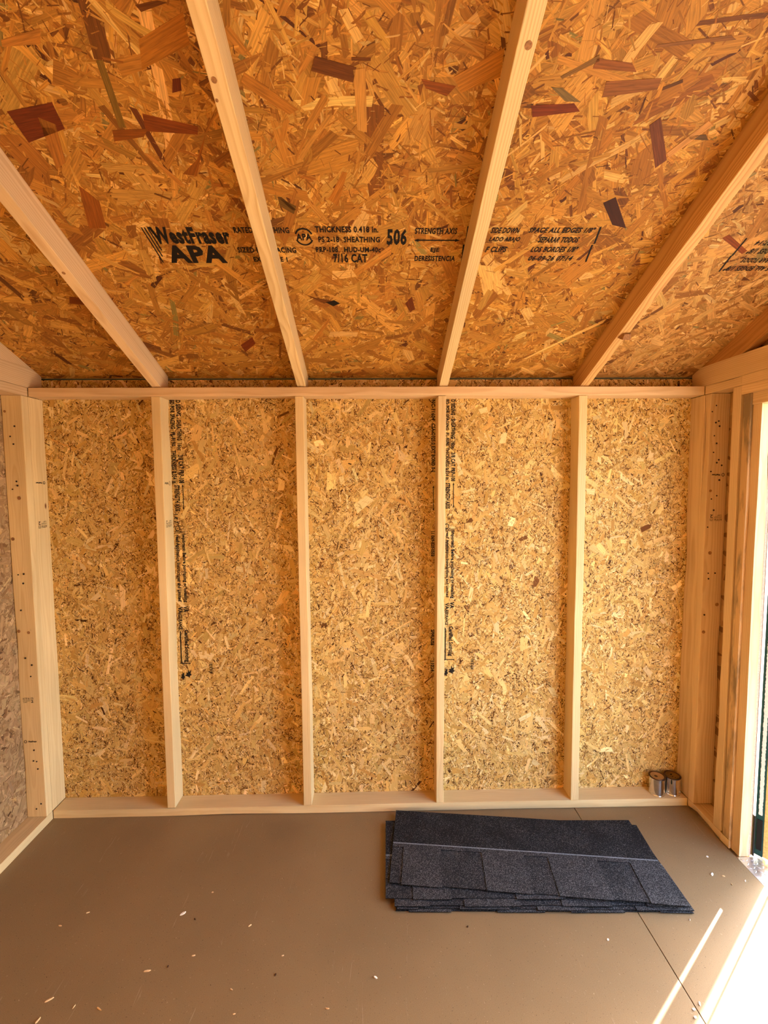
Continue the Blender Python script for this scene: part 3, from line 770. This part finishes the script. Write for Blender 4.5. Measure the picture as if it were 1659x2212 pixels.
lumber('header', wall_right, (XR, -113.0, ZT - 1.5), (DX, -8.02, ZT - 0.02), 'pine_warm', 0.08)
lumber('jack_stud', wall_right, (XR, -9.95, 1.52), (DX, -8.5, ZT - 1.52), 'pine_stained', 0.14)
lumber('lintel', wall_right, (XR + 0.25, -74.0, ZD), (DX, -9.97, ZT - 1.52), 'pine_warm', 0.06)
jamb = lumber('door_jamb', wall_right, (XR + 0.40, -11.6, 0.05), (DX, -9.98, ZD - 0.02), 'pine_warm', 0.05)
lumber('door_jamb', wall_right, (XR + 0.40, YD1, 0.05), (DX, YD1 + 1.5, ZD - 0.02), 'pine_warm', 0.05)
for y in (-80.0, -96.0): lumber('stud', wall_right, (XR, y - 1.5, 1.52), (DX, y, ZT - 1.52), 'pine_warm', 0.12)
prism('primed_strip', wall_right, ((YD0 + .01, 0.1), (YD0 - 0.22, 0.1), (YD0 - 0.22, ZD), (YD0 + .01, ZD)), 'x', XR + 1.94, XR + 2.3, 'primed_edge')
prism('corner_trim', wall_right, ((YD0 + 0.01, 0.1), (YD0 - 0.02, 0.1), (YD0 - 0.02, ZD), (YD0 + 0.01, ZD)), 'x', XR + 2.3, XR + 2.6, 'siding_edge')
chord(wall_right, XR, XR + 1.5)
nails(rs, HOLES_R, -1.5)
knots(rs, [(118.43, 48.12), (118.04, 59.11), (117.9, 33.82), (120.1, 38.81)], -1.5, 0.28)
S_rs = lambda u, v, h: np.stack([u, -1.5 - h + 0 * u, v], -1)
stamp(rs, S_rs, 118.1, 120.4, 61.6, 62.2, 'name', 180)
stamp(rs, S_rs, 118.0, 120.25, 53.8, 54.9, 'grade', 180)

# threshold: tread plate with raised lozenges
th = box('threshold_plate', wall_right, (XR - 0.02, YD1, -0.35), (XR + 4.0, YD0 - 0.32, 0.02), 'tread_plate', 0.02)
dm = None
k = 0
for iy in range(26):
    for ix in range(5):
        y = -12.2 - iy * 0.72; x = XR + 0.45 + ix * 0.72 + (0.36 if iy % 2 else 0)
        if x > XR + 3.8: continue
        if dm is None:
            bm = bmesh.new()
            a = [bm.verts.new((sx * IN, sy * IN, 0)) for sx, sy in ((-.34, 0), (0, -.12), (.34, 0), (0, .12))]
            b = [bm.verts.new((sx * IN * .8, sy * IN * .5, 0.06 * IN)) for sx, sy in ((-.34, 0), (0, -.12), (.34, 0), (0, .12))]
            bm.faces.new(b)
            for q in range(4): bm.faces.new((a[q], a[(q + 1) % 4], b[(q + 1) % 4], b[q]))
            dm = bpy.data.meshes.new('tread_lozenge'); bm.to_mesh(dm); bm.free()
        mm = Matrix.Rotation(math.radians(45 if (ix + iy) % 2 else -45), 4, 'Z'); mm.translation = Vector((x, y, 0.018)) * IN
        link('tread_lozenge', dm, 'tread_plate', th, mm)

# the door leaf standing open outside the doorway
door = structure('door_1', 'open outward plank shed door with green painted hinge edge', 'door')
LA = math.radians(36.2)                     # the leaf stands open along this heading
leaf = tuple(door.location)
def leaf_frame():
    m = Matrix.Rotation(LA, 4, 'Z'); m.translation = Vector((XR + 2.88, -11.5, 0)) * IN; return m
LF = leaf_frame()
def leaf_box(name, lo, hi, mat, bevel=0.03):
    """box in the leaf's own frame: x along the leaf, -y through its thickness"""
    bm = bmesh.new(); bmesh.ops.create_cube(bm, size=1.0)
    for v in bm.verts:
        v.co = Vector([(lo[k] if v.co[k] < 0 else hi[k]) * IN for k in range(3)])
    return solid_from(bm, name, mat, door, LF, bevel)
leaf_box('door_frame', (0, -2.4, 0.6), (30, -1.12, 71.5), 'door_board', 0.05)
leaf_box('door_skin', (0, -1.10, 0.5), (30, 0.0, 71.8), 'green_paint')
leaf_box('door_panel', (3.5, -2.3, 4.0), (26.5, -1.12, 68.0), 'osb_wall')
wb = []
nb = 300
for sgn in (1, -1):
    for i in range(nb + 1):
        k_ = i if sgn > 0 else nb - i
        wb.append((-0.60 + sgn * (0.24 + 0.05 * random.uniform(-1, 1)), 7.4 + 63.6 * k_ / nb))
bo = prism('sealant_bead', door, wb, 'x', -0.06, 0.03, 'white_bead'); bo.matrix_local = LF
leaf_box('rubber_seal', (-0.10, -0.95, 1.5), (-0.001, -0.25, 6.6), 'rubber_black', 0.02)
box('slit_block', door, (XR + 2.66, -11.6, 0.1), (XR + 2.86, -11.0, 6.95), 'rubber_black', 0.02)  # added to stop low sun in the slit, so the streak starts further in
ro = cyl('shadow_rod', door, (2.5, -3.4, 0.4), 0.15, 71.0, 'tin', (0, 0, 1), 10); ro.matrix_local = LF  # unseen rod, invented to cast the thin dark line across the sun patch

# ---- front wall (behind the camera) and ground outside
wall_front = structure('wall_front', 'front stud wall of oriented strand board and pale lumber', 'wall')
box('siding_panel', wall_front, (-3.9, YF - 3.9, -0.78), (XR + 2.4, YF - 3.5, 79.45), 'osb_wall')
lumber('bottom_plate', wall_front, (0.03, YF - 3.48, 0.02), (XR - 0.03, YF - 0.02, 1.5), 'pine_pale')
lumber('top_plate', wall_front, (0.03, YF - 3.48, ZT), (XR - 0.03, YF - 0.02, ZP), 'pine_pale')
for x in (21.6, 46.6, 71.3, 96.1): lumber('stud', wall_front, (x - 0.75, YF - 3.48, 1.52), (x + 0.75, YF - 0.05, ZT - 0.02), 'pine_pale')
g = box('ground', None, (-900, -900, -9.0), (1200, 900, -6.0), 'ground')
tag(g, 'pale dry ground around the shed', 'ground', kind='structure')

# ================================================================== THE THINGS
# ---- stack of laminated shingles
def shingle(label, BL, ang, z0, L=42.0, Wd=15.0, gaps=((0, 1.8), (7.86, 14.4), (21.1, 24.8), (32.4, 37.4)), warp=0.0, droop=0.0, seed=0):
    r = random.Random(seed)
    root = empty('asphalt_shingle', (BL[0], BL[1], z0), ang)
    tag(root, label, 'shingle', 'laminated shingles stacked on the floor')
    def hgt(u, v):
        return warp * math.sin(u * 0.16 + seed) * (v / Wd) - droop * max(0.0, (u - 30) / 12.0) ** 2 * (1 - v / Wd)
    def slab(name, outline, zb, zt, mat, edge=None):
        bm = bmesh.new()
        vs0 = [bm.verts.new((u * IN, v * IN, 0)) for u, v in outline]
        bm.faces.new(vs0)
        us = sorted({u for u, v in outline})
        for c in range(1, 21):
            bmesh.ops.bisect_plane(bm, geom=bm.verts[:] + bm.edges[:] + bm.faces[:], plane_co=(c * L / 21 * IN, 0, 0), plane_no=(1, 0, 0))
        for c in (2.5, 5.0, 7.35, 10.0):
            bmesh.ops.bisect_plane(bm, geom=bm.verts[:] + bm.edges[:] + bm.faces[:], plane_co=(0, c * IN, 0), plane_no=(0, 1, 0))
        ret = bmesh.ops.extrude_face_region(bm, geom=bm.faces[:])
        top = [e for e in ret['geom'] if isinstance(e, bmesh.types.BMVert)]
        tops = set(top)
        for v in bm.verts:
            h = hgt(v.co.x / IN, v.co.y / IN)
            v.co.z = ((zt if v in tops else zb) + h) * IN
        bmesh.ops.recalc_face_normals(bm, faces=bm.faces[:])
        me = bpy.data.meshes.new(name); bm.to_mesh(me); bm.free()
        me.materials.append(MATS[mat]); me.materials.append(MATS['shingle_edge'])
        me.materials.append(MATS['shingle_mid'])
        for p in me.polygons:
            if abs(p.normal.z) < 0.5: p.material_index = 1
            elif name == 'base_sheet' and p.center.y < 7.3 * IN: p.material_index = 2
        return link(name, me, None, root)
    slab('base_sheet', [(0, 0), (L, 0), (L, Wd), (0, Wd)], 0.0, 0.10, 'shingle_dark')
    comb = [(0, 7.35), (L, 7.35)]
    cur = L; pts = []
    g2 = sorted(gaps, reverse=True)
    for a, b in g2:
        b2 = min(b, L)
        if cur > b2: pts += [(cur, -0.25 + r.uniform(-.06, .06)), (b2, -0.25 + r.uniform(-.06, .06))]
        pts += [(b2, 6.65), (a, 6.6)]
        cur = a
    if cur > 0: pts += [(cur, -0.25), (0, -0.25)]
    slab('tab_layer', comb + pts, 0.105, 0.20, 'shingle_tab')
    slab('sealant_strip', [(0, 7.38), (L, 7.38), (L, 7.66), (0, 7.66)], 0.10, 0.125, 'shingle_strip')
    return root
AD = math.radians
shingle('bottommost charcoal shingle of the floor stack, lying on the brown boards', (61.75, -19.45), AD(-1.7), 0.01, seed=1)
shingle('second charcoal shingle from the bottom of the floor stack', (61.9, -19.25), AD(-1.9), 0.23, gaps=((3, 9), (16, 20), (27, 34)), seed=2)
shingle('third charcoal shingle from the bottom of the floor stack', (61.6, -19.05), AD(-1.5), 0.45, gaps=((5, 10), (18, 24), (31, 36)), seed=3)
shingle('charcoal shingle directly under the topmost turned one', (60.32, -18.15), AD(-1.35), 0.67, L=43.2, gaps=((0, 4), (9.6, 19), (26, 33), (38, 43.2)), seed=4)
shingle('topmost charcoal shingle turned askew, tab cutouts in full view', (60.95, -15.85), AD(-6.45), 0.93, warp=0.02, droop=0.03, seed=5)

# ---- two small paint tins on the bottom plate
def tin(loc, rz, label, lid, stained):
    root = empty('paint_can', loc, rz); tag(root, label, 'can', 'small paint tins on the bottom plate')
    def lathe(name, prof, mat, n=40):
        bm = bmesh.new(); rings = []
        for r_, z in prof:
            rings.append([bm.verts.new((r_ * IN * math.cos(2 * math.pi * i / n), r_ * IN * math.sin(2 * math.pi * i / n), z * IN)) for i in range(n)])
        for a, b in zip(rings, rings[1:]):
            for i in range(n): bm.faces.new((a[i], a[(i + 1) % n], b[(i + 1) % n], b[i]))
        bm.faces.new(rings[0][::-1]); bm.faces.new(rings[-1])
        bmesh.ops.recalc_face_normals(bm, faces=bm.faces[:])
        me = bpy.data.meshes.new(name); bm.to_mesh(me); bm.free()
        for p in me.polygons: p.use_smooth = len(p.vertices) == 4
        return link(name, me, mat, root)
    H = 3.3
    body = lathe('can_body', [(1.30, 0.0), (1.40, 0.0), (1.42, 0.04), (1.42, 0.12), (1.37, 0.17), (1.37, 0.2), (1.37, H - .2), (1.37, H - .16), (1.40, H - .12), (1.40, H - .1)], 'tin')
    lathe('rim', [(1.36, H - .1), (1.43, H - .09), (1.45, H - .02), (1.43, H + .04), (1.36, H + .06), (1.30, H + .02), (1.20, H - .06), (1.14, H - .08)], 'tin_rim')
    ld = lathe('lid', [(1.13, H - .12), (1.16, H - .02), (1.13, H + .03), (1.09, H + .03), (1.05, H - .01), (0.3, H - .015), (0.02, H - .015)], lid)
    if stained:
        bm = bmesh.new(); n = 9
        outl = [(-.05, 0), (-.10, -.25), (-.12, -.7), (-.09, -.95), (0, -1.02), (.09, -.95), (.12, -.7), (.08, -.25), (.05, 0)]
        vv = []
        for a, z in outl:
            t = -math.pi / 2 + a / 1.40
            vv.append(bm.verts.new((1.405 * IN * math.cos(t), 1.405 * IN * math.sin(t), (H - .02 + z) * IN)))
        f = bm.faces.new(vv)
        ret = bmesh.ops.extrude_face_region(bm, geom=[f])
        for v in ret['geom']:
            if isinstance(v, bmesh.types.BMVert): v.co.x *= 0.97; v.co.y *= 0.97
        bmesh.ops.recalc_face_normals(bm, faces=bm.faces[:])
        me = bpy.data.meshes.new('paint_drip'); bm.to_mesh(me); bm.free(); link('paint_drip', me, 'paint_drip', root)
        for q in range(5):
            a = random.uniform(0, 6.28); rr = random.uniform(.15, .7)
            c = cyl('paint_spot', root, (rr * math.cos(a), rr * math.sin(a), H - .014), random.uniform(.08, .22), 0.012, 'paint_drip', (0, 0, 1), 9)
    else:
        c = cyl('lid_dent', root, (-0.25, 0.05, H - .014), 0.3, 0.014, 'tin_rim', (0, 0, 1), 18)
    return root
tin((112.55, 1.72, 1.515), 0.35, 'clean silver paint tin with bare lid beside the green-dripped tin', 'tin_lid', False)
tin((115.55, 1.80, 1.515), -0.66, 'silver paint tin with dark green drip down its side', 'tin_lid_stained', True)

# ---- wood chips and dust on the floor
CHIPS = [(31.46, -19.04, 1.1, 'chip_white'), (33.5, -19.91, .5, 'bark'), (41.5, -21.04, .6, 'chip'), (35.27, -24.86, .6, 'chip'), (30.18, -26.56, 1.2, 'chip'), (32.55, -26.08, .4, 'bark'), (46.85, -25.15, .4, 'chip'), (58.83, -28.02, .7, 'chip_white'), (20.13, -29.47, 1.2, 'chip'), (26.61, -30.57, 1.1, 'chip'), (23.53, -30.26, .6, 'chip'), (46.39, -27.39, .5, 'bark'), (53.22, -31.18, .7, 'chip'), (42.55, -31.47, .4, 'chip'), (20.3, -31.55, .9, 'chip'), (71.5, -21.94, .4, 'bark'), (89.82, -24.17, .5, 'chip_white'), (34.49, -15.78, .4, 'chip'), (111.03, -14.69, .9, 'chip_white'), (115.25, -15.94, .6, 'chip_white'), (112.72, -16.51, .4, 'chip'), (112.57, -15.06, .6, 'chip'), (112.71, -11.44, .5, 'chip_white'), (96.73, -31.74, .7, 'chip_white'), (95.66, -32.31, .6, 'chip_white'), (95.28, -33.07, .5, 'chip_white'), (102.59, -21.75, .4, 'chip_white'), (41.43, -28.92, .5, 'chip'), (17.83, -18.55, .6, 'chip'), (15.16, -20.37, .7, 'chip')]
CL = {'chip': 'thin tan wood splinter lying on the brown floor', 'chip_white': 'pale chunky wood chip lying on the brown floor', 'bark': 'small dark bark crumb lying on the brown floor'}
CG = {'chip': 'tan splinters on the floor', 'chip_white': 'pale chips on the floor', 'bark': 'bark crumbs on the floor'}
for x, y, s, mt in CHIPS:
    s *= 0.75
    a = random.uniform(-0.6, 1.4); w = s * (random.uniform(.16, .26) if mt == 'chip' else random.uniform(.35, .6))
    bm = bmesh.new()
    outl = [(-.5 * s, -.1 * w), (-.2 * s, -.5 * w), (.3 * s, -.45 * w), (.5 * s, .1 * w), (.1 * s, .5 * w), (-.35 * s, .4 * w)]
    outl = [(u + random.uniform(-.05, .05) * s, v + random.uniform(-.1, .1) * w) for u, v in outl]
    lo = [bm.verts.new((u * IN, v * IN, 0)) for u, v in outl]; hi = [bm.verts.new((u * .9 * IN, v * .9 * IN, (.06 + .08 * random.random()) * IN)) for u, v in outl]
    bm.faces.new(lo[::-1]); bm.faces.new(hi)
    for i in range(6): bm.faces.new((lo[i], lo[(i + 1) % 6], hi[(i + 1) % 6], hi[i]))
    me = bpy.data.meshes.new('wood_chip'); bm.to_mesh(me); bm.free()
    nm = 'bark_crumb' if mt == 'bark' else 'wood_chip'
    o = link(nm, me, mt); o.location = (x * IN, y * IN, 0.001 * IN); o.rotation_euler = (0, 0, a)
    lab, grp = CL[mt], CG[mt]
    if x > 108: lab, grp = (('pale wood chip lying on the floor near the metal threshold', 'pale chips near the threshold') if mt == 'chip_white' else ('thin tan splinter lying on the floor near the metal threshold', 'tan splinters near the threshold'))
    elif 94 < x < 98: lab, grp = 'pale wood chip beside the floor seam at the edge of the sunlight', 'pale chips beside the floor seam'
    elif mt == 'chip_white':
        lab, grp = {31: 'ragged pale wood chip lying out on the open floor far from the shingles', 58: 'pale wood chip on open floor in front of the shingle stack, farthest from it', 89: 'small pale wood chip just in front of the shingle stack', 102: 'tiny pale wood chip on the floor off the corner of the shingle stack'}[int(x)], None
    elif mt == 'bark' and x > 60: lab, grp = 'small dark bark crumb in front of the shingle stack', None
    elif mt == 'chip' and s > 0.85: lab, grp = 'long tan wood splinter lying on the bare brown floor', 'long splinters on the floor'
    tag(o, lab, {'bark': 'debris'}.get(mt, 'wood chip'), grp)
n = 300
V, C, UV = [], [], []
for i in range(n):
    x, y = random.uniform(8, 116), random.uniform(-40, -2)
    if 58 < x < 107 and y > -23: continue
    s = random.uniform(.05, .17); w = s * random.uniform(.15, .5); a = random.uniform(0, 3.14)
    for u, v in ((-.5, -.2), (0, -.5), (.5, -.1), (.5, .2), (0, .5), (-.5, .3)):
        u *= s; v *= w
        V.append((x + u * math.cos(a) - v * math.sin(a), y + u * math.sin(a) + v * math.cos(a), 0.012 + 0.02 * random.random())); UV.append((u + 3 * i, v))
    C.append(srgb(*random.choice(((196, 168, 130), (180, 150, 112), (80, 58, 40), (70, 50, 36), (214, 192, 160)))))
d = poly6('sawdust', None, np.array(V), np.array(C), np.array(UV), 'wall_strand')
tag(d, 'fine sawdust and grit strewn over the brown floor', 'sawdust', kind='stuff')
